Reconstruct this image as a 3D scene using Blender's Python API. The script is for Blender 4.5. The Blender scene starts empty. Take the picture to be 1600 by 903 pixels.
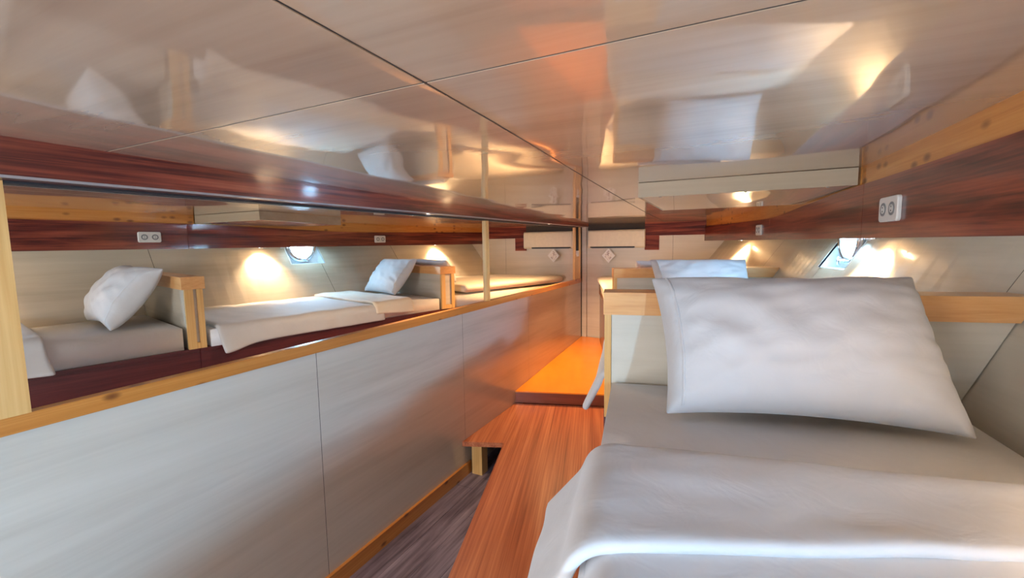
import bpy, bmesh, math, random
from mathutils import Vector, Matrix, noise

random.seed(7)
SC = bpy.context.scene
COL = SC.collection
H = 1.74                      # eye height above the cabin sole; all z below are relative to the eye
def V(x, y, z): return Vector((x, y, z + H))

# ------------------------------------------------------------------ camera
cam_d = bpy.data.cameras.new('camera'); cam = bpy.data.objects.new('camera', cam_d); COL.objects.link(cam)
yaw, pitch, roll = math.radians(26.74352), math.radians(-5.76697), math.radians(-0.88504)
f = Vector((-math.sin(yaw)*math.cos(pitch), math.cos(yaw)*math.cos(pitch), math.sin(pitch)))
r0 = Vector((math.cos(yaw), math.sin(yaw), 0)); u0 = r0.cross(f)
r = r0*math.cos(roll) + u0*math.sin(roll); u = -r0*math.sin(roll) + u0*math.cos(roll)
M = Matrix((r, u, -f)).transposed().to_4x4(); M.translation = V(0, 0, 0)
cam.matrix_world = M
cam_d.sensor_width = 36; cam_d.lens = 701.3166/1600*36; cam_d.clip_start = 0.02; cam_d.clip_end = 200
SC.camera = cam

# ------------------------------------------------------------------ world, lights, exposure
SC.view_settings.view_transform = 'Standard'; SC.view_settings.look = 'None'
SC.view_settings.gamma = 1; SC.view_settings.exposure = 1.18
SC.view_settings.use_curve_mapping = False
w = bpy.data.worlds.new('daylight'); SC.world = w; w.use_nodes = True
w.node_tree.nodes['Background'].inputs[0].default_value = (0.72, 0.86, 1.0, 1)
w.node_tree.nodes['Background'].inputs[1].default_value = 5.0

def area(name, loc, target, sx, sy, power, col):
    d = bpy.data.lights.new(name, 'AREA'); d.shape = 'RECTANGLE'; d.size = sx; d.size_y = sy
    d.energy = power; d.color = col
    o = bpy.data.objects.new(name, d); COL.objects.link(o); o.location = loc
    o.rotation_euler = (target - loc).to_track_quat('-Z', 'Y').to_euler(); return o
def spot(name, loc, target, power, col, angle=70, blend=0.6, rad=0.02):
    d = bpy.data.lights.new(name, 'SPOT'); d.energy = power; d.color = col
    d.spot_size = math.radians(angle); d.spot_blend = blend; d.shadow_soft_size = rad
    o = bpy.data.objects.new(name, d); COL.objects.link(o); o.location = loc
    o.rotation_euler = (target - loc).to_track_quat('-Z', 'Y').to_euler(); return o
WARM = (1.0, 0.70, 0.42)
COOL = (0.78, 0.89, 1.0)
# added fill light behind the camera, standing for unseen daylight from aft
area('added_rear_fill', V(-1.2, -1.93, -0.52), V(-0.6, 1.5, -0.55), 0.9, 1.2, 31, (0.92, 0.95, 1.0))
# daylight standing right outside the two portholes
def port_light(name, c, n, power):
    d = bpy.data.lights.new(name, 'AREA'); d.shape = 'DISK'; d.size = 0.25; d.energy = power; d.color = (0.38, 0.69, 1.0)
    o = bpy.data.objects.new(name, d); COL.objects.link(o); o.location = c - n*0.02
    o.rotation_euler = n.to_track_quat('-Z', 'Y').to_euler()
port_light('porthole_daylight', V(1.10, -0.60, -0.04), Vector((-1, -0.06, 0)).normalized(), 68)
port_light('porthole_daylight', V(0.61, 3.315, 0.0), Vector((-1, -0.17, 0)).normalized(), 24)

# ------------------------------------------------------------------ materials
def new_mat(name):
    m = bpy.data.materials.new(name); m.use_nodes = True
    nt = m.node_tree; b = nt.nodes['Principled BSDF']; return m, nt, b
def node(nt, t, **kw):
    n = nt.nodes.new(t)
    for k, v in kw.items(): setattr(n, k, v)
    return n
def ramp(nt, stops):
    n = nt.nodes.new('ShaderNodeValToRGB'); e = n.color_ramp.elements
    while len(e) < len(stops): e.new(0.5)
    for i, (p, c) in enumerate(stops): e[i].position = p; e[i].color = (*c, 1)
    return n
def coords(nt, rotz, scale):
    tc = node(nt, 'ShaderNodeTexCoord'); oi = node(nt, 'ShaderNodeObjectInfo')
    mp = node(nt, 'ShaderNodeMapping'); mp.inputs['Rotation'].default_value = (0, 0, rotz)
    mp2 = node(nt, 'ShaderNodeMapping'); mp2.inputs['Scale'].default_value = scale
    nt.links.new(tc.outputs['Object'], mp.inputs[0]); nt.links.new(mp.outputs[0], mp2.inputs[0])
    return mp2.outputs[0]
def simple(name, col, rough=0.5, metal=0.0, coat=0.0, spec=0.5, emit=None, estr=0):
    m, nt, b = new_mat(name)
    b.inputs['Base Color'].default_value = (*col, 1); b.inputs['Roughness'].default_value = rough
    b.inputs['Metallic'].default_value = metal; b.inputs['Coat Weight'].default_value = coat
    b.inputs['Specular IOR Level'].default_value = spec
    if emit: b.inputs['Emission Color'].default_value = (*emit, 1); b.inputs['Emission Strength'].default_value = estr
    # faint procedural mottling so that no surface is a flat colour
    v = coords(nt, 0, (9, 9, 9)); n = node(nt, 'ShaderNodeTexNoise'); n.inputs['Scale'].default_value = 3
    nt.links.new(v, n.inputs['Vector'])
    rp = ramp(nt, [(0.3, tuple(c*0.93 for c in col)), (0.7, col)])
    nt.links.new(n.outputs['Fac'], rp.inputs[0]); nt.links.new(rp.outputs[0], b.inputs['Base Color'])
    return m
def wood(name, stops, rotz=0, stretch=(14, 0.9, 14), rough=0.3, coat=0.0, coat_rough=0.1, fine=0.35, bump=0.0, wave=0.0, wave_scale=3, knots=None, spec=0.5):
    """laminate or timber: streaks run along local y after a turn of rotz"""
    m, nt, b = new_mat(name); L = nt.links
    v = coords(nt, rotz, stretch)
    n1 = node(nt, 'ShaderNodeTexNoise'); n1.inputs['Scale'].default_value = 1.0; n1.inputs['Detail'].default_value = 5
    n1.inputs['Roughness'].default_value = 0.6; n1.inputs['Distortion'].default_value = 0.6
    L.new(v, n1.inputs['Vector'])
    v2 = coords(nt, rotz, tuple(s*(6 if s > 3 else 2) for s in stretch))
    n2 = node(nt, 'ShaderNodeTexNoise'); n2.inputs['Scale'].default_value = 1.0; n2.inputs['Detail'].default_value = 3
    L.new(v2, n2.inputs['Vector'])
    mx = node(nt, 'ShaderNodeMix'); mx.data_type = 'FLOAT'; mx.inputs[0].default_value = fine
    L.new(n1.outputs['Fac'], mx.inputs[2]); L.new(n2.outputs['Fac'], mx.inputs[3])
    rp = ramp(nt, stops); L.new(mx.outputs[0], rp.inputs[0])
    colour = rp.outputs[0]
    if knots:
        v3 = coords(nt, rotz, knots[0]); vo = node(nt, 'ShaderNodeTexVoronoi'); vo.inputs['Scale'].default_value = 1
        L.new(v3, vo.inputs['Vector'])
        kr = ramp(nt, [(0.0, (1, 1, 1)), (0.10, (0.75, 0.75, 0.75)), (0.21, (0, 0, 0))]); L.new(vo.outputs['Distance'], kr.inputs[0])
        km = node(nt, 'ShaderNodeMix'); km.data_type = 'RGBA'; L.new(kr.outputs[0], km.inputs[0])
        L.new(colour, km.inputs[6]); km.inputs[7].default_value = (*knots[1], 1); colour = km.outputs[2]
    L.new(colour, b.inputs['Base Color'])
    b.inputs['Roughness'].default_value = rough; b.inputs['Coat Weight'].default_value = coat
    b.inputs['Coat Roughness'].default_value = coat_rough; b.inputs['Specular IOR Level'].default_value = spec
    if bump or wave:
        last = None
        if wave:
            tc = node(nt, 'ShaderNodeTexCoord'); nw = node(nt, 'ShaderNodeTexNoise'); nw.inputs['Scale'].default_value = wave_scale
            nw.inputs['Detail'].default_value = 1.0
            L.new(tc.outputs['Object'], nw.inputs['Vector'])
            bw = node(nt, 'ShaderNodeBump'); bw.inputs['Strength'].default_value = 1.0; bw.inputs['Distance'].default_value = wave
            L.new(nw.outputs['Fac'], bw.inputs['Height']); last = bw
        if bump:
            bb = node(nt, 'ShaderNodeBump'); bb.inputs['Strength'].default_value = 0.5; bb.inputs['Distance'].default_value = bump
            L.new(mx.outputs[0], bb.inputs['Height'])
            if last: L.new(last.outputs[0], bb.inputs['Normal'])
            last = bb
        L.new(last.outputs[0], b.inputs['Normal'])
        if coat: L.new(last.outputs[0], b.inputs['Coat Normal'])
    return m

PALE = [(0.32, (0.53, 0.47, 0.38)), (0.5, (0.62, 0.56, 0.46)), (0.68, (0.68, 0.62, 0.52))]
M_PALE = wood('pale_laminate_wall', PALE, 0, (0.55, 0.55, 7), 0.25, fine=0.22, coat=0.8, coat_rough=0.14, wave=0.002, wave_scale=1.6)
M_FAR = wood('pale_laminate_bulkhead', PALE, 0, (0.55, 0.55, 7), 0.40, fine=0.22, coat=0.15, coat_rough=0.3)
M_CHEEK = wood('beige_cheek_board', [(0.3, (0.40, 0.315, 0.215)), (0.7, (0.48, 0.39, 0.275))], math.pi/2, (7, 0.5, 7), 0.45)
M_CEIL = wood('pale_laminate_ceiling', [(0.30, (0.40, 0.285, 0.205)), (0.5, (0.49, 0.365, 0.27)), (0.72, (0.56, 0.43, 0.325))], math.pi/2, (7, 0.5, 7), 0.25, fine=0.22, coat=1.0, coat_rough=0.04, wave=0.008, wave_scale=1.7)
M_CEIL.node_tree.nodes['Principled BSDF'].inputs['Coat IOR'].default_value = 1.65
RED = [(0.34, (0.022, 0.005, 0.007)), (0.45, (0.115, 0.018, 0.013)), (0.56, (0.25, 0.050, 0.027)), (0.70, (0.38, 0.105, 0.055))]
M_RED = wood('red_wood_laminate', RED, 0, (1.1, 1.1, 22), 0.30, coat=0.55, coat_rough=0.07, fine=0.28, wave=0.002)
M_REDFAR = wood('red_wood_laminate_matt', RED, 0, (1.1, 1.1, 22), 0.5, fine=0.28, spec=0.2)
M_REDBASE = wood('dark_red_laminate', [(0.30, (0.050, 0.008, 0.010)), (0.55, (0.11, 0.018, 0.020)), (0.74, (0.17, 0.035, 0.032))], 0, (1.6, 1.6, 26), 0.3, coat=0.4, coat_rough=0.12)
M_PINE = wood('varnished_pine', [(0.30, (0.44, 0.145, 0.022)), (0.5, (0.58, 0.225, 0.045)), (0.70, (0.68, 0.31, 0.08))], 0, (7, 0.8, 26), 0.32, coat=0.5, coat_rough=0.12, knots=((14.0, 7.0, 14.0), (0.17, 0.05, 0.012)))
M_PINEX = wood('varnished_pine_cross', [(0.30, (0.64, 0.28, 0.085)), (0.5, (0.75, 0.38, 0.14)), (0.72, (0.82, 0.46, 0.20))], 0, (0.9, 7, 22), 0.32, coat=0.4, coat_rough=0.15, knots=((3.0, 5.0, 8.0), (0.30, 0.10, 0.03)))
M_PINEV = wood('varnished_pine_upright', [(0.30, (0.60, 0.30, 0.08)), (0.5, (0.72, 0.42, 0.15)), (0.72, (0.80, 0.52, 0.22))], 0, (18, 18, 0.9), 0.32, coat=0.4, coat_rough=0.15)
M_STEP = wood('red_brown_step_laminate', [(0.32, (0.24, 0.052, 0.018)), (0.47, (0.44, 0.120, 0.045)), (0.58, (0.56, 0.185, 0.075)), (0.70, (0.66, 0.26, 0.12))], -0.29, (16, 0.55, 16), 0.32, coat=0.25, coat_rough=0.2, fine=0.45)
M_FLOOR = wood('grey_violet_vinyl_plank', [(0.34, (0.050, 0.036, 0.052)), (0.47, (0.14, 0.108, 0.145)), (0.60, (0.24, 0.195, 0.245)), (0.72, (0.36, 0.30, 0.35))], 0.0, (9, 1.2, 9), 0.5, bump=0.001, fine=0.4)
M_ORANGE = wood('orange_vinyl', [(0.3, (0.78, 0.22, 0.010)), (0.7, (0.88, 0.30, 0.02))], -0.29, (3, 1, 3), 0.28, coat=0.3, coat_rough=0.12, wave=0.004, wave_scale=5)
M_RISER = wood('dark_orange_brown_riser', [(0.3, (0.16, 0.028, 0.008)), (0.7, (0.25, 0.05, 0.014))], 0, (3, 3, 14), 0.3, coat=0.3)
M_DARK = simple('dark_gap', (0.012, 0.010, 0.012), 0.6)
M_JOINT = simple('dark_joint_filler', (0.035, 0.028, 0.028), 0.6)
M_BACK = simple('dark_backing_board', (0.05, 0.04, 0.035), 0.8)
M_EDGEGLARE = simple('painted_edge_glare', (0.34, 0.30, 0.29), 0.35, coat=0.2)
M_WHITE = simple('white_plastic', (0.78, 0.76, 0.72), 0.3)
M_AC = simple('cream_plastic_casing', (0.80, 0.69, 0.50), 0.35)
M_GREY = simple('grey_plastic', (0.25, 0.25, 0.25), 0.4)
M_CHROME = simple('brushed_steel', (0.62, 0.66, 0.72), 0.18, metal=1.0)
M_LINING = simple('white_painted_lining', (0.72, 0.78, 0.82), 0.35)
M_MIRROR = simple('silvered_mirror', (0.90, 0.89, 0.85), 0.0, metal=1.0)
for n in list(M_MIRROR.node_tree.nodes):
    if n.type == 'VALTORGB': M_MIRROR.node_tree.nodes.remove(n)
M_LAMP = simple('warm_lamp_lens', (1, 0.8, 0.5), 0.4, emit=(1.0, 0.74, 0.42), estr=25)
def fabric(name, col):
    m, nt, b = new_mat(name); L = nt.links
    b.inputs['Roughness'].default_value = 0.75; b.inputs['Sheen Weight'].default_value = 0.25
    tc = node(nt, 'ShaderNodeTexCoord')
    n = node(nt, 'ShaderNodeTexNoise'); n.inputs['Scale'].default_value = 6; n.inputs['Detail'].default_value = 4
    L.new(tc.outputs['Object'], n.inputs['Vector'])
    rp = ramp(nt, [(0.3, tuple(c*0.95 for c in col)), (0.7, col)]); L.new(n.outputs['Fac'], rp.inputs[0]); L.new(rp.outputs[0], b.inputs['Base Color'])
    n2 = node(nt, 'ShaderNodeTexNoise'); n2.inputs['Scale'].default_value = 11; n2.inputs['Detail'].default_value = 3; n2.inputs['Distortion'].default_value = 0.8
    L.new(tc.outputs['Object'], n2.inputs['Vector'])
    bp = node(nt, 'ShaderNodeBump'); bp.inputs['Strength'].default_value = 0.35; bp.inputs['Distance'].default_value = 0.01
    L.new(n2.outputs['Fac'], bp.inputs['Height']); L.new(bp.outputs[0], b.inputs['Normal'])
    return m
M_LINEN = fabric('white_cotton', (0.56, 0.55, 0.56))
M_SHEET = fabric('white_cotton_sheet', (0.76, 0.75, 0.77))
M_CREAM = fabric('cream_cotton', (0.74, 0.66, 0.55))
m, nt, b = new_mat('porthole_glass'); M_GLASS = m
tr_ = node(nt, 'ShaderNodeBsdfTransparent'); tr_.inputs[0].default_value = (0.93, 0.97, 1, 1)
gl_ = node(nt, 'ShaderNodeBsdfGlossy'); gl_.inputs['Roughness'].default_value = 0.02
mx_ = node(nt, 'ShaderNodeMixShader'); mx_.inputs[0].default_value = 0.06
nt.links.new(tr_.outputs[0], mx_.inputs[1]); nt.links.new(gl_.outputs[0], mx_.inputs[2])
nt.links.new(mx_.outputs[0], nt.nodes['Material Output'].inputs[0])
m, nt, b = new_mat('energy_sticker'); M_STICK = m
tc = node(nt, 'ShaderNodeTexCoord'); wv = node(nt, 'ShaderNodeTexNoise'); wv.inputs['Scale'].default_value = 38
nt.links.new(tc.outputs['Object'], wv.inputs['Vector'])
rp = ramp(nt, [(0.36, (0.42, 0.33, 0.30)), (0.47, (0.72, 0.66, 0.58)), (0.6, (0.80, 0.76, 0.70))])
nt.links.new(wv.outputs['Fac'], rp.inputs[0]); nt.links.new(rp.outputs[0], b.inputs['Base Color'])

# ------------------------------------------------------------------ object helpers
def finish(o, label=None, cat=None, group=None, kind=None):
    if label: o['label'] = label
    if cat: o['category'] = cat
    if group: o['group'] = group
    if kind: o['kind'] = kind
    return o
def thing(name, loc, label, cat, group=None):
    o = bpy.data.objects.new(name, None); COL.objects.link(o); o.location = loc; o.empty_display_size = 0.05
    return finish(o, label, cat, group)
def link(name, bm, mat, parent=None, smooth=False, bevel=0.0, seg=2, **tags):
    if bevel:
        es = [e for e in bm.edges if len(e.link_faces) == 2 and e.calc_face_angle(0) > 0.5]
        bmesh.ops.bevel(bm, geom=es, offset=bevel, segments=seg, profile=0.5, affect='EDGES')
    bmesh.ops.recalc_face_normals(bm, faces=bm.faces)
    me = bpy.data.meshes.new(name); bm.to_mesh(me); bm.free()
    me.materials.append(mat)
    if smooth:
        for p in me.polygons: p.use_smooth = True
    o = bpy.data.objects.new(name, me); COL.objects.link(o)
    if parent:
        o.parent = parent
        w = Matrix.Translation(parent.location); q = parent.parent
        while q: w = Matrix.Translation(q.location) @ w if False else w; q = q.parent
        o.matrix_parent_inverse = w.inverted() if parent.type == 'EMPTY' else Matrix.Identity(4)
    return finish(o, **tags)
def struct(name, bm, mat, parent=None, **kw):
    o = link(name, bm, mat, parent, **kw)
    if not parent: o['kind'] = 'structure'
    return o
def hexa(bm, pts):
    """eight points: bottom loop of four, top loop of four"""
    v = [bm.verts.new(p) for p in pts]
    for q in ((3, 2, 1, 0), (4, 5, 6, 7), (0, 1, 5, 4), (1, 2, 6, 5), (2, 3, 7, 6), (3, 0, 4, 7)):
        bm.faces.new([v[i] for i in q])
    return bm
def box(x0, x1, y0, y1, z0, z1, bm=None):
    bm = bm or bmesh.new()
    return hexa(bm, [V(x0, y0, z0), V(x1, y0, z0), V(x1, y1, z0), V(x0, y1, z0), V(x0, y0, z1), V(x1, y0, z1), V(x1, y1, z1), V(x0, y1, z1)])
def fbox(O, e1, e2, a0, a1, b0, b1, z0, z1, bm=None):
    bm = bm or bmesh.new(); P = lambda a, b, z: V(O.x + e1.x*a + e2.x*b, O.y + e1.y*a + e2.y*b, z)
    return hexa(bm, [P(a0, b0, z0), P(a1, b0, z0), P(a1, b1, z0), P(a0, b1, z0), P(a0, b0, z1), P(a1, b0, z1), P(a1, b1, z1), P(a0, b1, z1)])
def prism(poly, z0, z1, bm=None):
    """poly: (x,y) list; z0, z1 numbers or functions of (x,y)"""
    bm = bm or bmesh.new(); g = lambda z, p: z(*p) if callable(z) else z
    lo = [bm.verts.new(V(*p, g(z0, p))) for p in poly]; hi = [bm.verts.new(V(*p, g(z1, p))) for p in poly]
    n = len(poly); bm.faces.new(lo[::-1]); bm.faces.new(hi)
    for i in range(n): bm.faces.new([lo[i], lo[(i+1) % n], hi[(i+1) % n], hi[i]])
    return bm
def sweep(sections, bm=None):
    """closed loft through equal-length loops of points"""
    bm = bm or bmesh.new(); R = [[bm.verts.new(p) for p in s] for s in sections]; n = len(R[0])
    for a, b in zip(R, R[1:]):
        for i in range(n): bm.faces.new([a[i], a[(i+1) % n], b[(i+1) % n], b[i]])
    bm.faces.new(R[0][::-1]); bm.faces.new(R[-1]); return bm
def disc(c, n, prof, seg=28, bm=None, cap=True):
    """lathe about axis n through c; prof = (radius, height) list"""
    bm = bm or bmesh.new(); n = n.normalized(); a = n.orthogonal().normalized(); b = n.cross(a)
    R = [[bm.verts.new(c + n*h + (a*math.cos(t) + b*math.sin(t))*rr) for t in [2*math.pi*k/seg for k in range(seg)]] for rr, h in prof]
    for p, q in zip(R, R[1:]):
        for i in range(seg): bm.faces.new([p[i], p[(i+1) % seg], q[(i+1) % seg], q[i]])
    if cap: bm.faces.new(R[0][::-1]); bm.faces.new(R[-1])
    else:
        for i in range(seg): bm.faces.new([R[-1][i], R[-1][(i+1) % seg], R[0][(i+1) % seg], R[0][i]])
    return bm
def interp(tab, y):
    """smooth (cubic hermite) lookup in a table of (y, value)"""
    if y <= tab[0][0]:
        (a, p), (b, q) = tab[0], tab[1]; return p + (q-p)/(b-a)*(y-a)
    if y >= tab[-1][0]:
        (a, p), (b, q) = tab[-2], tab[-1]; return q + (q-p)/(b-a)*(y-b)
    sl = []
    for i in range(len(tab)):
        j, k = max(i-1, 0), min(i+1, len(tab)-1); sl.append((tab[k][1]-tab[j][1])/(tab[k][0]-tab[j][0]))
    for i in range(len(tab)-1):
        a, p = tab[i]; b, q = tab[i+1]
        if a <= y <= b:
            h = b-a; t = (y-a)/h
            return (2*t**3-3*t*t+1)*p + (t**3-2*t*t+t)*h*sl[i] + (-2*t**3+3*t*t)*q + (t**3-t*t)*h*sl[i+1]

# ------------------------------------------------------------------ plan of the cabin
YN, YF = -2.0, 5.60                                   # aft and far bulkheads
HX = [(-2, 1.06), (0, 0.97), (1.87, 0.805), (2.5, 0.675), (3.15, 0.53), (3.5, 0.455), (4.15, 0.315), (5.6, -0.293)]
HK = [(-2, 0.45), (1.87, 0.48), (3.5, 0.62), (5.6, 0.75)]
def hull(y, z): return interp(HX, y) + interp(HK, y)*(z + 0.2)
FX = [(-2, 0.60), (0.9, 0.50), (1.24, 0.484), (1.85, 0.435), (2.12, 0.408), (3.0, 0.287), (4.02, 0.144), (4.8, -0.07), (5.6, -0.35)]
def fas(y): return interp(FX, y)
FT = [(-2, 0.205), (2.1, 0.200), (2.75, 0.182), (3.55, 0.154), (4.5, 0.158), (5.6, 0.165)]
def ftop(y): return interp(FT, y)
def ceil(x, y): return 0.303 - 0.0142*y
XM = -1.8                                             # face of the mirrors and of the left wall panels
def frange(a, b, n): return [a + (b-a)*i/n for i in range(n+1)]

# ------------------------------------------------------------------ floor
fl = struct('floor', box(-2.0, 1.3, YN, YF + 0.1, -1.80, -1.748), M_BACK)
pw, pl = 0.152, 1.22
for i in range(9):
    x0 = XM + i*pw
    y = YN - random.random()*0.9
    while y < 3.6:
        y1 = min(y + pl, 3.6); ya = max(y, YN)
        if y1 > ya + 0.02: link('plank', box(x0 + 0.001, x0 + pw - 0.001, ya + 0.001, y1 - 0.001, -1.748, -1.740), M_FLOOR, fl)
        y += pl

# ------------------------------------------------------------------ ceiling, four panels with open joints, dropped box near the beam
SEAM = [(-2.05, -0.47), (0.387, -0.510), (0.697, -0.519), (1.08, -0.538), (1.94, -0.597), (3.9, -0.708), (5.65, -0.775)]
def seam(y): return interp(SEAM, y)
ce = struct('ceiling', prism([(-2.0, YN-0.05), (1.4, YN-0.05), (1.4, YF+0.1), (-2.0, YF+0.1)], lambda x, y: ceil(x, y) + 0.012, lambda x, y: ceil(x, y) + 0.06), M_DARK)
CY = 0.690; g = 0.0032
for y0, y1, n in ((YN, CY - g, 8), (CY + g, YF, 20)):
    for side in (-1, 1):
        secs = []
        for y in frange(y0, y1, n):
            xa, xb = (-1.82, seam(y) - g) if side < 0 else (seam(y) + g, 1.35)
            secs.append([V(xa, y, ceil(xa, y)), V(xb, y, ceil(xb, y)), V(xb, y, ceil(xb, y) + 0.0115), V(xa, y, ceil(xa, y) + 0.0115)])
        link('ceiling_panel', sweep(secs), M_CEIL, ce)
link('joint_strip', sweep([[V(seam(y) - g, y, ceil(0, y) + 0.0015), V(seam(y) + g, y, ceil(0, y) + 0.0015), V(seam(y) + g, y, ceil(0, y) + 0.006), V(seam(y) - g, y, ceil(0, y) + 0.006)] for y in frange(YN, YF, 24)]), M_JOINT, ce)
link('joint_strip', prism([(-1.8, CY - g), (1.35, CY - g), (1.35, CY + g), (-1.8, CY + g)], lambda x, y: ceil(x, y) + 0.0015, lambda x, y: ceil(x, y) + 0.006), M_JOINT, ce)
BY0, BY1, BXL = 2.165, 2.93, -0.425                   # dropped box: two cheeks and a soffit
zb = lambda y: 0.205 - 0.02*(y - BY0)
ys = frange(BY0 + 0.012, BY1, 8)
link('dropped_panel', sweep([[V(BXL + 0.012, y, zb(y)), V(fas(y), y, zb(y)), V(fas(y), y, zb(y) + 0.01), V(BXL + 0.012, y, zb(y) + 0.01)] for y in ys]), M_CEIL, ce)
link('dropped_cheek', prism([(BXL, BY0), (fas(BY0), BY0), (fas(BY0), BY0 + 0.011), (BXL, BY0 + 0.011)], 0.204, lambda x, y: ceil(x, y) - 0.002), M_CHEEK, ce)
link('dropped_cheek', prism([(BXL, BY0 + 0.012), (BXL + 0.011, BY0 + 0.012), (BXL + 0.011, BY1), (BXL, BY1)], lambda x, y: zb(y) - 0.001, lambda x, y: ceil(x, y) - 0.002), M_CHEEK, ce)
for x, y in ((-0.33, 2.19), (0.02, 2.19), (0.31, 2.19)):
    link('screw_head', disc(V(x, y, 0.2045), Vector((0, 0, -1)), [(0.006, -0.001), (0.006, 0.0015), (0.003, 0.003)], 10), M_GREY, ce)

# ------------------------------------------------------------------ left wall: backing, laminate panels, rail, mirror surround, red cornice
wl = struct('wall_left', box(-1.95, -1.812, YN - 0.05, YF + 0.1, -1.748, 0.42), M_BACK)
edges = [YN, 0.22, 1.466, 2.751, 3.913, 5.55]
for a, b_ in zip(edges, edges[1:]):
    link('wall_panel', box(-1.812, XM, a + 0.0018, b_ - 0.0018, -1.739, -0.500), M_PALE, wl)
link('wall_panel', box(-1.812, XM, YN, 0.34, -0.46, 0.2), M_PALE, wl)
for y in edges[1:-1]: link('joint_strip', box(-1.810, XM - 0.001, y - 0.0018, y + 0.0018, -1.739, -0.500), M_JOINT, wl)
tr = struct('trim_1', box(-1.80, -1.782, YN, 5.50, -0.505, -0.455), M_PINE, bevel=0.003)
bb = struct('baseboard_left', box(-1.80, -1.781, YN, 2.80, -1.740, -1.652), M_PINE, bevel=0.003)
cx = -1.70
co = struct('trim_2', sweep([[V(XM, y, 0.192), V(cx, y, 0.192), V(cx, y, ceil(cx, y)), V(XM, y, ceil(XM, y))] for y in frange(YN, 5.55, 12)]), M_RED)
link('edge_glare', box(cx - 0.0005, cx + 0.003, YN, 5.55, 0.190, 0.197), M_EDGEGLARE, co)  # pale strip paints the light caught along the cornice's lower edge
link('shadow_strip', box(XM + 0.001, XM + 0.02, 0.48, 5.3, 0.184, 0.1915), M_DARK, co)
struct('trim_3', box(XM, -1.778, 0.34, 0.487, -0.455, 0.191), M_PINEV, bevel=0.003)
struct('trim_4', box(XM, -1.782, 3.098, 3.142, -0.455, 0.191), M_PINEV, bevel=0.002)
t5 = struct('trim_5', box(XM, -1.786, 5.27, 5.31, -0.455, 0.191), M_PINEV, bevel=0.002)
link('post_filler', box(-1.812, -1.793, 5.31, 5.45, -0.455, -0.15), M_PINEV, t5)
link('post_filler', box(XM, -1.786, 5.45, 5.50, -0.455, 0.191), M_PINEV, t5)
link('dark_groove', box(-1.812, -1.80, 5.31, 5.45, -0.15, 0.19), M_DARK, t5)
link('cable_clip', box(-1.80, -1.782, 5.35, 5.42, -0.17, -0.10), M_WHITE, t5, bevel=0.006)

# mirrors
def mirror(y0, y1, label):
    t = thing('mirror', V(XM, y0, -0.455), label, 'mirror', None)
    link('glass', box(-1.806, XM, y0, y1, -0.455, 0.184), M_MIRROR, t)
    link('backing', box(-1.812, -1.8065, y0, y1, -0.455, 0.184), M_DARK, t)
mirror(0.487, 3.098, 'long wall mirror above the pine rail, reflecting two made bunks and a porthole')
mirror(3.142, 5.27, 'shorter wall mirror at the far end, reflecting the air conditioner')

# ------------------------------------------------------------------ hull side
PY0, PY1, PZ = 3.15, 3.50, -0.18                       # porthole opening in the hull lining
Q0, Q1 = -0.78, -0.42                                  # second porthole, beside the camera
ZL = -0.70
def hull_piece(y0, y1, z0, z1, name, n, off, th, mat, parent):
    zs_ = [z0, z1] if z0 > -1.0 else [z0, -0.70, z1]    # upright below the bunks
    secs = [[V(hull(y, max(z, -0.70)) + off, y, z) for z in zs_] + [V(hull(y, max(z, -0.70)) + off + th, y, z) for z in zs_[::-1]] for y in frange(y0, y1, n)]
    return struct(name, sweep(secs), mat) if parent is None else link(name, sweep(secs), mat, parent)
def hull_section(y0, y1, port=None, sill=None):
    """backing board, lining panels with an optional porthole opening, and the dark joint at the far end"""
    a, b_ = y0 + 0.0022, y1 - 0.0022
    cuts = [(y0, y1, None)]
    if port:
        p0, p1 = max(port[0], a), min(port[1], b_)
        cuts = [(y0, p0 - 0.01 if p0 > a else y0, None), (p0 - 0.01 if p0 > a else y0, p1 + 0.01 if p1 < b_ else y1, sill), (p1 + 0.01 if p1 < b_ else y1, y1, None)]
        cuts = [c for c in cuts if c[1] - c[0] > 0.02]
    root = None
    for c0, c1, sl in cuts:
        n = max(2, int((c1 - c0)*12))
        o = hull_piece(c0, c1, -1.745, 0.36 if sl is None else sl - 0.02, 'wall_right' if root is None else 'hull_backing', n, 0.014, 0.04, M_BACK, root)
        root = root or o
        if sl is not None: hull_piece(c0, c1, 0.06, 0.36, 'hull_backing', 2, 0.014, 0.04, M_BACK, root)
    if port:
        if p0 > a: hull_piece(a, p0, ZL, 0.03, 'hull_panel', 10, 0, 0.012, M_PALE, root)
        hull_piece(p0, p1, ZL, sill, 'hull_panel', 3, 0, 0.012, M_PALE, root)
        if p1 < b_: hull_piece(p1, b_, ZL, 0.03, 'hull_panel', 10, 0, 0.012, M_PALE, root)
    else: hull_piece(a, b_, ZL, 0.03, 'hull_panel', 12, 0, 0.012, M_PALE, root)
    if y1 < YF: hull_piece(y1 - 0.0022, y1 + 0.0022, ZL, PZ - 0.004 if y1 == 3.46 else 0.03, 'joint_strip', 1, 0.001, 0.008, M_JOINT, root)
hull_section(YN, 0.1, (Q0, Q1), PZ - 0.06); hull_section(0.1, 2.03); hull_section(2.03, 3.46, (PY0, PY1), PZ)
hull_section(3.46, 4.42, (PY0, PY1), PZ); hull_section(4.42, YF)

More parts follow.
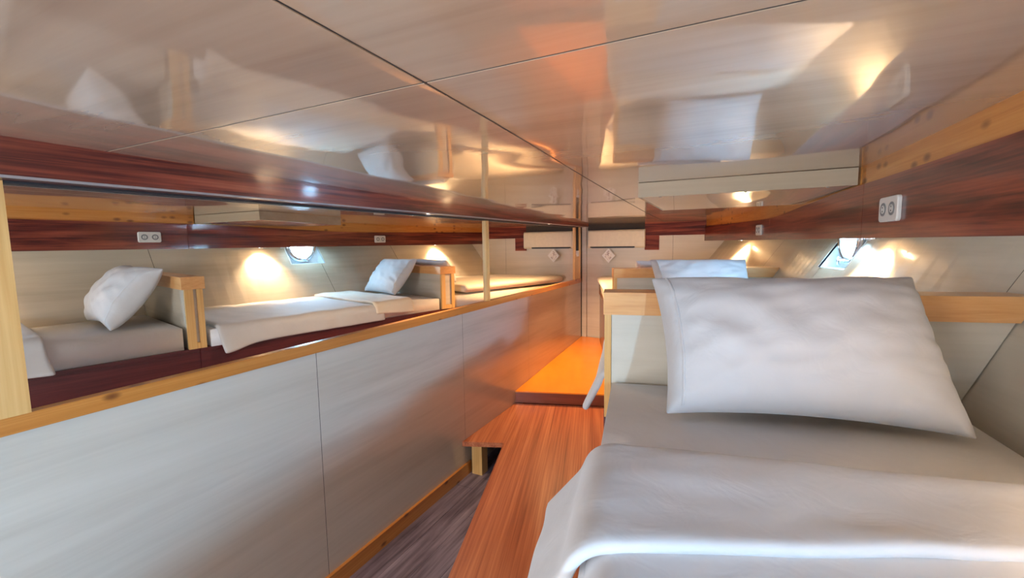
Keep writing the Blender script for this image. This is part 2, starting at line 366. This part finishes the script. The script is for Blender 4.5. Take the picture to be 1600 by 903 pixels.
# porthole
def porthole(name, PC, slope, PY0, PY1, PZ):
    PT = Vector((slope, 1, 0)).normalized(); PN = Vector((-PT.y, PT.x, 0))  # PN points inboard
    wi = struct(name, fbox(PC, PT, PN, -0.20, 0.24, -0.012, 0.0, PC.z - 0.26, PC.z - 0.19), M_LINING)
    # back plate with a round hole
    bm = bmesh.new(); seg = 40; ring = []; outer = []
    for k in range(seg):
        t = 2*math.pi*k/seg; c, s = math.cos(t), math.sin(t); m_ = max(abs(c), abs(s))
        P = lambda a, z, d: V(PC.x + PT.x*a + PN.x*d, PC.y + PT.y*a + PN.y*d, z)
        ring.append(bm.verts.new(P(0.118*c, PC.z + 0.118*s, -0.003))); outer.append(bm.verts.new(P(0.215*c/m_, PC.z + 0.215*s/m_, -0.003)))
    for k in range(seg): bm.faces.new([ring[k], ring[(k+1) % seg], outer[(k+1) % seg], outer[k]])
    link('back_plate', bm, M_LINING, wi)
    def jamb(y0, y1, z0, z1):
        secs = []
        for z in (z0, z1):
            secs.append([V(hull((y0+y1)/2, z), y0, z), V(PC.x + 0.08, y0, z), V(PC.x + 0.08, y1, z), V(hull((y0+y1)/2, z), y1, z)])
        return sweep(secs)
    link('jamb', jamb(PY1, PY1 + 0.012, PZ, 0.06), M_LINING, wi)
    link('jamb', jamb(PY0 - 0.012, PY0, PZ, 0.06), M_LINING, wi)
    link('sill', sweep([[V(hull(y, PZ) - 0.001, y, PZ), V(PC.x + 0.06, y, PZ), V(PC.x + 0.06, y, PZ - 0.012), V(hull(y, PZ) - 0.001, y, PZ - 0.012)] for y in frange(PY0, PY1, 4)]), M_LINING, wi)
    PN3 = Vector((PN.x, PN.y, 0)); Pc3 = V(PC.x, PC.y, PC.z)
    link('flange', disc(Pc3, PN3, [(0.118, -0.005), (0.118, 0.02), (0.125, 0.028), (0.150, 0.028), (0.162, 0.018), (0.165, 0.0)], 40, cap=False), M_CHROME, wi, smooth=True)
    for k in range(8):
        t = 2*math.pi*(k+0.5)/8
        link('bolt', disc(Pc3 + PT*0.14*math.cos(t) + Vector((0, 0, 0.14*math.sin(t))) + PN3*0.028, PN3, [(0.008, -0.002), (0.008, 0.004), (0.004, 0.006)], 10), M_GREY, wi)
    link('pane', disc(Pc3 - PN3*0.002, PN3, [(0.118, -0.004), (0.118, 0.004)], 32), M_GLASS, wi)
    lp = Pc3 + PT*0.035 + Vector((0, 0, -0.135)) + PN3*0.045
    la = link('latch_knob', disc(lp, PN3, [(0.012, -0.03), (0.012, 0.012)], 14), M_CHROME, wi)
    bm = bmesh.new(); ax = Vector((PT.x*0.5 + PN3.x*0.8, PT.y*0.5 + PN3.y*0.8, 0)).normalized(); ux = Vector((0, 0, 1)); vx = ax.cross(ux)
    R = [[bm.verts.new(lp + PN3*0.014 + (ux*math.cos(t) + vx*math.sin(t))*(0.021 + 0.005*math.cos(q)) + ax*0.005*math.sin(q)) for q in [2*math.pi*j/8 for j in range(8)]] for t in [2*math.pi*i/20 for i in range(20)]]
    for i in range(20):
        for j in range(8): bm.faces.new([R[i][j], R[(i+1) % 20][j], R[(i+1) % 20][(j+1) % 8], R[i][(j+1) % 8]])
    link('latch_ring', bm, M_CHROME, wi, smooth=True)
    return wi
porthole('window_1', Vector((0.61, 3.315, 0.0)), -0.17, PY0, PY1, PZ)
porthole('window_2', Vector((1.10, -0.60, -0.04)), -0.06, Q0, Q1, PZ - 0.06)

# ------------------------------------------------------------------ overhead fascia (red boards), soffit, pine beams above
fa = struct('trim_6', sweep([[V(fas(y) + 0.014, y, 0.004), V(fas(y) + 0.03, y, 0.004), V(fas(y) + 0.03, y, ftop(y) - 0.006), V(fas(y) + 0.014, y, ftop(y) - 0.006)] for y in frange(YN, YF, 40)]), M_BACK)
for y0, y1 in ((YN, -0.3), (-0.3, 2.105), (2.105, 3.72), (3.72, YF)):
    link('fascia_board', sweep([[V(fas(y), y, 0.0), V(fas(y) + 0.0138, y, 0.0), V(fas(y) + 0.0138, y, ftop(y)), V(fas(y), y, ftop(y))] for y in frange(y0 + 0.0012, y1 - 0.0012, 16)]), M_RED, fa)
link('soffit_panel', sweep([[V(fas(y) + 0.0145, y, 0.0), V(hull(y, 0.0), y, 0.0), V(hull(y, 0.0), y, 0.0035), V(fas(y) + 0.0145, y, 0.0035)] for y in frange(YN, YF, 40)]), M_PALE, fa)
def beam(y0, y1, name):
    return struct(name, sweep([[V(fas(y) + 0.012, y, ftop(y) - 0.012), V(fas(y) + 0.07, y, ftop(y) - 0.012), V(fas(y) + 0.07, y, ceil(0, y)), V(fas(y) + 0.012, y, ceil(0, y))] for y in frange(y0, y1, 20)]), M_PINE)
beam(YN, BY0 - 0.001, 'trim_7'); beam(BY0 + 0.013, YF, 'trim_8')

# ------------------------------------------------------------------ far and aft bulkheads
wf = struct('wall_far', box(-1.95, 1.3, YF + 0.011, YF + 0.08, -1.745, 0.36), M_BACK)
fx = [-1.80, -1.735, -0.69, 0.6]
for a, b_ in zip(fx, fx[1:]):
    link('wall_panel', box(a + 0.0015, b_ - 0.0015, YF - (0.02 if a == -1.80 else 0.0), YF + 0.011, -1.739, 0.26), M_FAR, wf)
for x in (-0.69,): link('joint_strip', box(x - 0.0015, x + 0.0015, YF + 0.001, YF + 0.008, -1.739, 0.07), M_JOINT, wf)
tf = struct('trim_9', prism([(-1.012, YF - 0.012), (-0.32, YF - 0.012), (-0.32, YF), (-1.012, YF)], 0.070, lambda x, y: ceil(x, y)), M_REDFAR)
link('drop_piece', box(-1.012, -0.845, YF - 0.012, YF, -0.100, 0.0695), M_REDFAR, tf)
struct('trim_10', prism([(-1.72, YF - 0.012), (-1.013, YF - 0.012), (-1.013, YF), (-1.72, YF)], 0.150, lambda x, y: ceil(x, y)), M_BACK)  # dark piece paints the shade on the wall above the air conditioner
wb = struct('wall_back', box(-1.95, -1.65, YN - 0.06, YN, -1.745, 0.36), M_PALE)
for (a, b_, c, d) in ((-0.15, 1.4, -1.745, 0.36), (-1.65, -0.15, 0.05, 0.36), (-1.65, -0.15, -1.745, -1.45)):
    link('bulkhead_panel', box(a, b_, YN - 0.06, YN, c, d), M_PALE, wb)
link('hatch_cover', box(-1.65, -0.15, YN - 0.10, YN - 0.06, -1.45, 0.05), M_LINING, wb)

# ------------------------------------------------------------------ air conditioner and its tag
AX0, AX1, AZ0, AZ1, AF = -1.697, -1.003, -0.076, 0.150, 5.526
ac = thing('air_conditioner', V(-1.35, YF, AZ0), 'cream wall air conditioner high on the far end wall', 'air conditioner')
secs = []
prof = [(0, -0.004), (0.0, 0.03), (0.012, 0.012), (0.03, 0.0)]
bm = sweep([[V(x, YF - 0.001, AZ0 + 0.02), V(x, AF + 0.02, AZ0 + 0.004), V(x, AF + 0.004, AZ0 + 0.016), V(x, AF, AZ0 + 0.03), V(x, AF, AZ1 - 0.03), V(x, AF + 0.01, AZ1 - 0.006), V(x, AF + 0.025, AZ1), V(x, YF - 0.001, AZ1)] for x in (AX0, AX1)])
link('casing', bm, M_AC, ac, bevel=0.003)
link('air_outlet', box(-1.67, -1.12, AF - 0.001, AF + 0.02, AZ0 + 0.006, AZ0 + 0.022), M_DARK, ac)
link('louvre', box(-1.65, -1.13, AF - 0.004, AF + 0.004, AZ0 + 0.0005, AZ0 + 0.006), M_GREY, ac)
link('front_panel', box(AX0 + 0.012, AX1 - 0.012, AF - 0.004, AF + 0.001, AZ0 + 0.032, AZ1 - 0.02), M_AC, ac, bevel=0.003)
st = thing('paper_tag', V(-1.435, AF - 0.006, -0.25), 'small white diamond tag stuck under the air conditioner outlet', 'tag')
bm = bmesh.new(); s = 0.088; c0 = (-1.435, -0.165)
v = [V(c0[0], AF - 0.006, c0[1] + s), V(c0[0] + s*0.93, AF - 0.006, c0[1]), V(c0[0], AF - 0.006, c0[1] - s), V(c0[0] - s*0.93, AF - 0.006, c0[1])]
hexa(bm, [p for p in v] + [p + Vector((0, -0.002, 0)) for p in v]); link('card', bm, M_WHITE, st)
s *= 0.74
v = [V(c0[0], AF - 0.0082, c0[1] + s), V(c0[0] + s*0.93, AF - 0.0082, c0[1]), V(c0[0], AF - 0.0082, c0[1] - s), V(c0[0] - s*0.93, AF - 0.0082, c0[1])]
bm = bmesh.new(); hexa(bm, [p for p in v] + [p + Vector((0, -0.0008, 0)) for p in v]); link('print', bm, M_STICK, st)

# ------------------------------------------------------------------ bunks: plan lines
def edge1(y): return -0.433 - 0.2*(y - 1.598)
def edge2(y): return -0.478 - 0.2235*(y - 1.745)
def edge3(y): return -1.00 - 0.34*(y - 3.90)
O1, A1 = Vector((-0.433, 1.598, 0)), math.atan(0.235); O2, A2 = Vector((-0.92, 3.714, 0)), math.atan(0.35)
def frame(A): return Vector((math.cos(A), math.sin(A), 0)), Vector((-math.sin(A), math.cos(A), 0))
def to_hull(O, e1, e2, b_, z):
    a = 0.0
    for i in range(60):
        p = O + e1*a + e2*b_; d = hull(p.y, z) - p.x
        a += d/e1.x*0.7
    return a - 0.004
def span(O, e1, e2, a0, b0, b1, z0, z1):
    """bar from a0 across to the sloping hull"""
    P = lambda a, b_, z: V(*(O + e1*a + e2*b_).xy, z); t = lambda b_, z: to_hull(O, e1, e2, b_, z)
    return hexa(bmesh.new(), [P(a0, b0, z0), P(t(b0, z0), b0, z0), P(t(b1, z0), b1, z0), P(a0, b1, z0), P(a0, b0, z1), P(t(b0, z1), b0, z1), P(t(b1, z1), b1, z1), P(a0, b1, z1)])
def headboard(O, A, th, z1, zc, label, base):
    e1, e2 = frame(A); t = thing('headboard', V(O.x, O.y, base), label, 'headboard', None)
    link('top_rail', span(O, e1, e2, 0, 0, th, zc, z1), M_PINEX, t, bevel=0.003)
    p = min(0.046, th*0.36); gz = zc - 0.001
    link('post', fbox(O, e1, e2, 0.004, 0.028, 0.016, 0.016 + p, base, gz), M_PINEV, t, bevel=0.002)
    link('post', fbox(O, e1, e2, 0.004, 0.028, th - 0.014 - p*0.75, th - 0.014, base, gz), M_PINEV, t, bevel=0.002)
    link('bottom_rail', fbox(O, e1, e2, 0.006, 0.028, 0.017 + p, th - 0.015 - p*0.75, base, base + 0.04), M_PINEV, t)
    link('end_panel', fbox(O, e1, e2, 0.018, 0.028, 0.017 + p, th - 0.015 - p*0.75, base + 0.041, gz), M_PALE, t)
    link('side_panel', span(O, e1, e2, 0.029, 0.020, 0.030, base, gz), M_PALE, t)
    link('side_panel', span(O, e1, e2, 0.029, th - 0.028, th - 0.018, base, gz), M_PALE, t)
DECK = -0.655
headboard(O1, A1, 0.130, -0.182, -0.263, 'pine topped headboard partition right behind the large nearest pillow', DECK)
headboard(O2, A2, 0.190, -0.222, -0.298, 'pine topped headboard partition farther back, behind the second bunk pillow', DECK)

def bunk_base(y0, y1, e, label):
    t = thing('bunk_base', V(e(y0), y0, -1.74), label, 'bunk')
    poly = [(e(y0) + 0.012, y0), (e(y1) + 0.012, y1)] + [(hull(y, DECK) - 0.012, y) for y in frange(y1, y0, 6)]
    link('deck', prism(poly, DECK - 0.025, DECK - 0.001), M_REDBASE, t)
    link('front_panel', prism([(e(y0) + 0.012, y0), (e(y1) + 0.012, y1), (e(y1) + 0.032, y1), (e(y0) + 0.032, y0)], -1.740, DECK - 0.0255), M_REDBASE, t)
bunk_base(-0.6, 1.675, edge1, 'dark red bunk base under the nearest bed')
bunk_base(1.6765, 3.80, edge2, 'dark red bunk base under the middle bed, seen in the mirror')
bunk_base(3.8015, 5.597, edge3, 'dark red bunk base under the farthest bed')

def mattress(poly, z0, z1, label, mat=M_SHEET, bev=0.035):
    bm = prism(poly, z0, z1)
    bmesh.ops.subdivide_edges(bm, edges=bm.edges[:], cuts=1) if False else None
    o = link('mattress', bm, mat, smooth=True, bevel=bev, seg=5); finish(o, label, 'mattress'); return o
def hpoly(e, y0, y1, O=None, A=None, inset=0.006):
    """quad between bed edge and hull; the far end follows the partition's skew"""
    return [(e(y0) + inset, y0), (e(y1) + inset, y1)]
e11, e12 = frame(A1); e21, e22 = frame(A2)
def across(O, e1, e2, b_, a0, z):
    p = O + e1*a0 + e2*b_; q = O + e1*(to_hull(O, e1, e2, b_, z) - 0.02) + e2*b_; return (p.x, p.y), (q.x, q.y)
a, b_ = across(O1, e11, e12, -0.006, 0.032, DECK)
near = [(edge1(-0.5) + 0.03, -0.5), a, b_, (hull(0.6, DECK) - 0.02, 0.6), (hull(-0.5, DECK) - 0.02, -0.5)]
mattress(near, DECK, -0.515, 'white sheeted mattress of the nearest bunk under the large pillow')
c, d = across(O1, e11, e12, 0.142, 0.0, DECK); a, b_ = across(O2, e21, e22, -0.008, 0.02, DECK)
mattress([c, a, b_, (hull(3.2, DECK) - 0.02, 3.2), d], DECK, -0.545, 'white sheeted mattress of the middle bunk')
c, d = across(O2, e21, e22, 0.205, 0.02, DECK)
mattress([c, (edge3(5.59), 5.59), (hull(5.59, DECK) - 0.02, 5.59), d], DECK, -0.535, 'cream sheeted mattress of the farthest bunk, beyond the second headboard', M_CREAM)

# ------------------------------------------------------------------ pillows
def pillow(BL, BR, TR, TL, T, label, mat=M_LINEN, seed=0, N=40, Mm=28, wr=0.010, back=0.55, pinch=0.04, group=None):
    bm = bmesh.new(); n = (BR - BL).cross(TL - BL).normalized()
    if n.y > 0: n = -n
    def pos(uu, vv, sgn):
        p = BL*(1-uu)*(1-vv) + BR*uu*(1-vv) + TR*uu*vv + TL*(1-uu)*vv
        cu, cv = 2*uu - 1, 2*vv - 1
        # hems bow inwards between the pointed corners
        p = p - (BR - BL)*pinch*0.55*cu*abs(cu)*(1 - cv*cv) - (TL - BL)*pinch*cv*abs(cv)*(1 - cu*cu)
        pr = (max(0, 1 - abs(cu)**2.6)*max(0, 1 - abs(cv)**2.4))**0.55
        k = T*pr*(1.0 if sgn > 0 else back)
        if sgn > 0:
            q = Vector((uu*5 + seed, vv*3.2, seed*1.7))
            rg = noise.noise(Vector((cu*2.2 + cv*1.4 + seed, (cv - cu*0.6)*5.5, seed)))
            k += wr*pr**0.5*(rg*0.8 + noise.noise(q*1.7)*0.8)
            k += wr*1.6*pr**0.4*max(0, (abs(cu) - 0.25))*(1 - 2.2*abs(noise.noise(Vector((cu*1.5 + seed, cv*6 + cu*cv*3, seed*2)))))
            ed = (1 - min(1, pr*1.4)); k += wr*0.9*ed*noise.noise(Vector((uu*16, vv*14, seed)))*(1 if 0 < uu < 1 and 0 < vv < 1 else 0)
        return p + n*k*(1 if sgn > 0 else -1)
    F = [[bm.verts.new(pos(i/N, j/Mm, 1)) for j in range(Mm+1)] for i in range(N+1)]
    gap = lambda j: n*(-0.034*math.sin(math.pi*j/Mm)**0.6) if 0 < j < Mm else Vector()
    B = [[F[i][j] if i == N or j in (0, Mm) else bm.verts.new(pos(i/N, j/Mm, -1) + (gap(j) if i == 0 else gap(j)*max(0, 1 - i/6))) for j in range(Mm+1)] for i in range(N+1)]
    for j in range(Mm):                                   # open end of the pillowcase
        lp = []
        for v_ in (F[0][j], F[0][j+1], B[0][j+1], B[0][j]):
            if v_ not in lp: lp.append(v_)
        if len(lp) > 2: bm.faces.new(lp)
    for i in range(N):
        for j in range(Mm):
            bm.faces.new([F[i][j], F[i+1][j], F[i+1][j+1], F[i][j+1]]); bm.faces.new([B[i][j], B[i][j+1], B[i+1][j+1], B[i+1][j]])
    o = link('pillow', bm, mat, smooth=True); finish(o, label, 'pillow', group)
    hb = bmesh.new()                                      # stitched hem beside the open end
    hr = [[hb.verts.new(pos(uu, 0.04 + 0.92*j/24, 1) + n*hh) for uu, hh in ((0.052, -0.002), (0.055, 0.0022), (0.062, 0.0022), (0.065, -0.002))] for j in range(25)]
    for p_, q_ in zip(hr, hr[1:]):
        for i in range(3): hb.faces.new([p_[i], p_[i+1], q_[i+1], q_[i]])
    link('hem_seam', hb, mat, o, smooth=True)
    m_ = o.modifiers.new('smooth', 'SUBSURF'); m_.levels = 1; m_.render_levels = 1
    return o
pillow(V(-0.172, 1.312, -0.500), V(0.552, 1.465, -0.505), V(0.472, 1.730, -0.112), V(-0.266, 1.590, -0.120), 0.14, 'large white pillow on the nearest bunk leaning on its headboard', seed=3.1, pinch=0.06, wr=0.012)
pillow(V(-0.50, 3.50, -0.505), V(0.13, 3.72, -0.505), V(0.058, 3.99, -0.146), V(-0.632, 3.715, -0.140), 0.085, 'white pillow on the middle bunk leaning on the second headboard', seed=8.4, pinch=0.03)
e1, e2 = e21, e22
q = lambda a, b_, z: V(*(O2 + e1*a + e2*b_).xy, z)
pillow(q(0.21, 0.36, -0.415), q(0.92, 0.36, -0.415), q(0.90, 0.225, -0.155), q(0.21, 0.225, -0.165), 0.07, 'white pillow just showing above the second headboard, on the farthest bunk', seed=5.5, wr=0.006, pinch=0.01)

# ------------------------------------------------------------------ duvets
def drape(name, e, yl, yr_skew, ylo, z, hang, label=None, mat=M_LINEN, parent=None, th=0.03, amp=0.006, seed=0, NS=60, NT=26, flare=0.0, r=0.05, hullgap=0.05, width=None, lift=None, hem=None):
    """sheet across the bunk: s runs from the hull to the bed edge and down over it, t from the fold line towards the foot"""
    bm = bmesh.new(); rows = []
    for j in range(NT+1):
        t = j/NT; row = []
        yb = yl + (ylo - yl)*t                               # y at the bed edge
        xe = e(yb) - 0.012
        hg = hang(t) if callable(hang) else hang; fl = flare(t) if callable(flare) else flare
        W = (hull(yb, z) - hullgap - xe)
        if width: W = min(W, width)
        Ltot = W + r*(math.pi/2 - 1) + hg
        for i in range(NS+1):
            a = Ltot*(i/NS)
            fl_ = W - r
            if a < fl_: x, zz, out = xe + W - a, z, 0
            elif a < fl_ + r*math.pi/2:
                q_ = (a - fl_)/r; x, zz, out = xe + r - r*math.sin(q_), z - r*(1 - math.cos(q_)), 0.2
            else:
                dd = a - fl_ - r*math.pi/2; x, zz, out = xe - fl*dd, z - r - dd, 1
            sk = yr_skew(t) if callable(yr_skew) else yr_skew
            y = yb + sk*(x - xe) if x > xe else yb
            nz = noise.noise(Vector((x*2.2 + seed, y*7 - x*2, seed)))*amp + noise.noise(Vector((x*6, y*13 - x*3, seed + 4)))*amp*0.45
            if lift: nz += lift(x - xe, t)
            if out == 1: x -= nz*0.7 + 0.0015*math.sin(y*30 + seed); y += noise.noise(Vector((zz*9, seed, y*3)))*0.008
            else: zz += nz
            y += (hem(x, t) if hem else 0)
            row.append(bm.verts.new(V(x, y, zz)))
        rows.append(row)
    for p, q_ in zip(rows, rows[1:]):
        for i in range(NS): bm.faces.new([p[i], p[i+1], q_[i+1], q_[i]])
    o = link(name, bm, mat, parent, smooth=True)
    s_ = o.modifiers.new('thickness', 'SOLIDIFY'); s_.thickness = th; s_.offset = 0
    ss = o.modifiers.new('round', 'SUBSURF'); ss.levels = 1; ss.render_levels = 1
    if label: finish(o, label, 'duvet')
    return o
d1 = drape('duvet', lambda y: edge1(y) + 0.062, 0.90, 0.30, -0.45, -0.492, 0.03, 'white duvet of the nearest bunk, folded back below the large pillow', th=0.033, amp=0.007, seed=2, NT=34)
drape('duvet_cuff', lambda y: edge1(y) + 0.022, 0.985, lambda t: 0.18 + 0.25*t, 0.612, -0.470, lambda t: 0.125 - 0.02*t - 0.05*max(0, (t - 0.72)/0.28)**2, mat=M_LINEN, parent=d1, th=0.024, amp=0.010, seed=9, NT=16, flare=0.78, r=0.06,
      lift=lambda a, t: 0.006*math.exp(-((t - 0.12)/0.14)**2) + 0.003*math.exp(-((t - 0.9)/0.12)**2))
d2 = drape('duvet', edge2, 3.05, 0.25, 1.765, -0.530, lambda t: 0.09 + 0.04*math.exp(-((1 - t)/0.12)**2), 'white duvet of the middle bunk, seen in the mirror, with its end turned back', th=0.03, amp=0.008, seed=21, NT=40, r=0.045, flare=lambda t: 0.5*math.exp(-((1 - t)/0.22)**2))
drape('duvet_cuff', edge2, 3.36, 0.25, 2.95, -0.505, lambda t: 0.075 - 0.03*t, mat=M_CREAM, parent=d2, th=0.03, amp=0.012, seed=31, NT=14, r=0.05, flare=0.25)
bl = drape('blanket', edge3, 5.53, lambda t: 0.33*t, 3.98, -0.468, 0.0, None, M_CREAM, None, th=0.085, amp=0.006, seed=41, NT=30, NS=40, r=0.02, hullgap=0.10)
finish(bl, 'thick cream folded blanket lying on the farthest bunk', 'blanket')

# ------------------------------------------------------------------ step and raised platform in the passage
zs = -1.467
stp = thing('step', V(-1.3, 2.4, -1.74), 'L-shaped red brown laminate step along the nearest bunk', 'step')
eb = lambda y: (edge1(y) if y < 1.65 else edge2(y)) + 0.008
top = [(XM + 0.002, 2.704), (-1.507, 2.815), (-1.102, 1.514), (-0.476, -0.5), (eb(-0.5), -0.5), (eb(1.60), 1.60), (eb(1.74), 1.74), (eb(3.70), 3.70), (-0.955, 3.86), (XM + 0.002, 3.596)]
link('step_top', prism(top, zs - 0.036, zs), M_STEP, stp, bevel=0.004)
link('post', box(-1.762, -1.675, 2.775, 2.86, -1.740, zs - 0.0365), M_PINEV, stp, bevel=0.003)
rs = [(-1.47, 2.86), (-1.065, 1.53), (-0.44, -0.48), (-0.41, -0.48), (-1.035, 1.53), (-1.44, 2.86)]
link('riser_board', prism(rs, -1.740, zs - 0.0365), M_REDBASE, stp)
link('back_riser', prism([(-1.66, 3.10), (-1.45, 3.16), (-1.45, 3.18), (-1.66, 3.12)], -1.740, zs - 0.0365), M_DARK, stp)
pf = thing('platform', V(-1.4, 3.8, -1.74), 'raised passage platform with bright orange top and dark front edge at the far end', 'platform')
sl = lambda x, y: -1.352 + 0.068*(y - 3.62 - 0.31*(x + 1.8))
pol = [(XM + 0.002, 3.612), (-1.00, 3.86), (edge3(4.0) + 0.008, 4.05), (edge3(5.57) + 0.008, 5.57), (XM + 0.002, 5.57)]
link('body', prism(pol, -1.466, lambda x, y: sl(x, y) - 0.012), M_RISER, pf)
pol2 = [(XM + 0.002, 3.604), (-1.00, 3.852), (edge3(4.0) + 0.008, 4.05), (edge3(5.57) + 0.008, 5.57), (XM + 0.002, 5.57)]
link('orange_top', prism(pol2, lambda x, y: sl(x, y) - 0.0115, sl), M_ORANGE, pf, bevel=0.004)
link('underframe', prism([(XM + 0.03, 3.70), (-1.05, 3.90), (edge3(5.4), 5.4), (XM + 0.03, 5.4)], -1.740, -1.4665), M_DARK, pf)

# ------------------------------------------------------------------ twin sockets on the fascia
def rounded(O3, ex, ez, n, w, h, d, rad, bm=None, seg=5):
    bm = bm or bmesh.new(); pts = []
    for cx_, cz, a0 in ((w-rad, h-rad, 0), (-w+rad, h-rad, 90), (-w+rad, -h+rad, 180), (w-rad, -h+rad, 270)):
        for k in range(seg+1):
            t = math.radians(a0 + 90*k/seg); pts.append((cx_ + rad*math.cos(t), cz + rad*math.sin(t)))
    secs = [[O3 + ex*x*s_ + ez*z*s_ + n*h_ for x, z in pts] for h_, s_ in ((0, 1), (d*0.7, 1), (d, 0.95))]
    return sweep(secs, bm)
def socket(y, z, label):
    dx = (fas(y + 0.05) - fas(y - 0.05))/0.1
    ex = Vector((dx, 1, 0)).normalized(); n = Vector((-ex.y, ex.x, 0)); ez = Vector((0, 0, 1)); c = V(fas(y), y, z) + n*0.0005
    t = thing('socket', c, label, 'socket', None)
    link('plate', rounded(c, ex, ez, n, 0.074, 0.040, 0.011, 0.012), M_WHITE, t)
    for s_ in (-0.034, 0.034):
        p = c + ex*s_ + n*0.0112
        wll = link('outlet', disc(p, n, [(0.0215, 0), (0.0215, 0.002), (0.0185, 0.002), (0.0175, 0.0008), (0.0, 0.0008)][:4], 24), M_GREY, t)
        link('outlet_insert', disc(p, n, [(0.013, 0.0009), (0.013, 0.0022)], 20), M_WHITE, t)
        for k in (-0.0065, 0.0065): link('pin_hole', disc(p + ez*k, n, [(0.0028, 0.0022), (0.0028, 0.0026)], 10), M_DARK, t)
socket(1.847, 0.092, 'larger nearer white twin socket on the dark red fascia at upper right')
socket(4.02, 0.076, 'smaller distant white twin socket on the dark red fascia')

# ------------------------------------------------------------------ downlights under the soffit, washing the hull lining
def downlight(y, inset, power, label, tilt=0.25):
    x = hull(y, 0) - inset; c = V(x, y, 0.0)
    t = thing('downlight', c, label, 'light')
    link('bezel', disc(c, Vector((0, 0, -1)), [(0.034, 0.0005), (0.034, 0.005), (0.026, 0.007), (0.024, 0.0005)], 24, cap=False), M_CHROME, t)
    link('lens', disc(c, Vector((0, 0, -1)), [(0.024, 0.0008), (0.024, 0.0035)], 20), M_LAMP, t)
    spot('downlight_beam', c + Vector((0, 0, -0.012)), c + Vector((tilt*0.2, 0, -1)), power, WARM, 110, 0.8, 0.02)
downlight(2.86, 0.10, 34, 'warm soffit downlight beside the porthole')
downlight(4.95, 0.10, 34, 'warm soffit downlight over the farthest bunk')
def cornice_light(y, power, label, col=WARM):
    c = V(-1.735, y, 0.192); t = thing('downlight', c, label, 'light')
    link('bezel', disc(c, Vector((0, 0, -1)), [(0.022, 0.0002), (0.022, 0.004), (0.016, 0.005), (0.015, 0.0004)], 20, cap=False), M_CHROME, t)
    link('lens', disc(c, Vector((0, 0, -1)), [(0.015, 0.0005), (0.015, 0.003)], 16), M_LAMP, t)
    spot('cornice_beam', c + Vector((0, 0, -0.012)), c + Vector((0.45, 0.12, -1)), power, col, 120, 0.8, 0.02)
cornice_light(4.30, 70, 'small downlight in the red cornice above the orange platform', (1.0, 0.60, 0.28))
cornice_light(2.30, 22, 'small downlight in the red cornice above the long mirror')
downlight(0.75, 0.16, 36, 'added warm fill downlight over the nearest bunk, out of view')  # unseen lamp added as warm fill for the nearest pillow
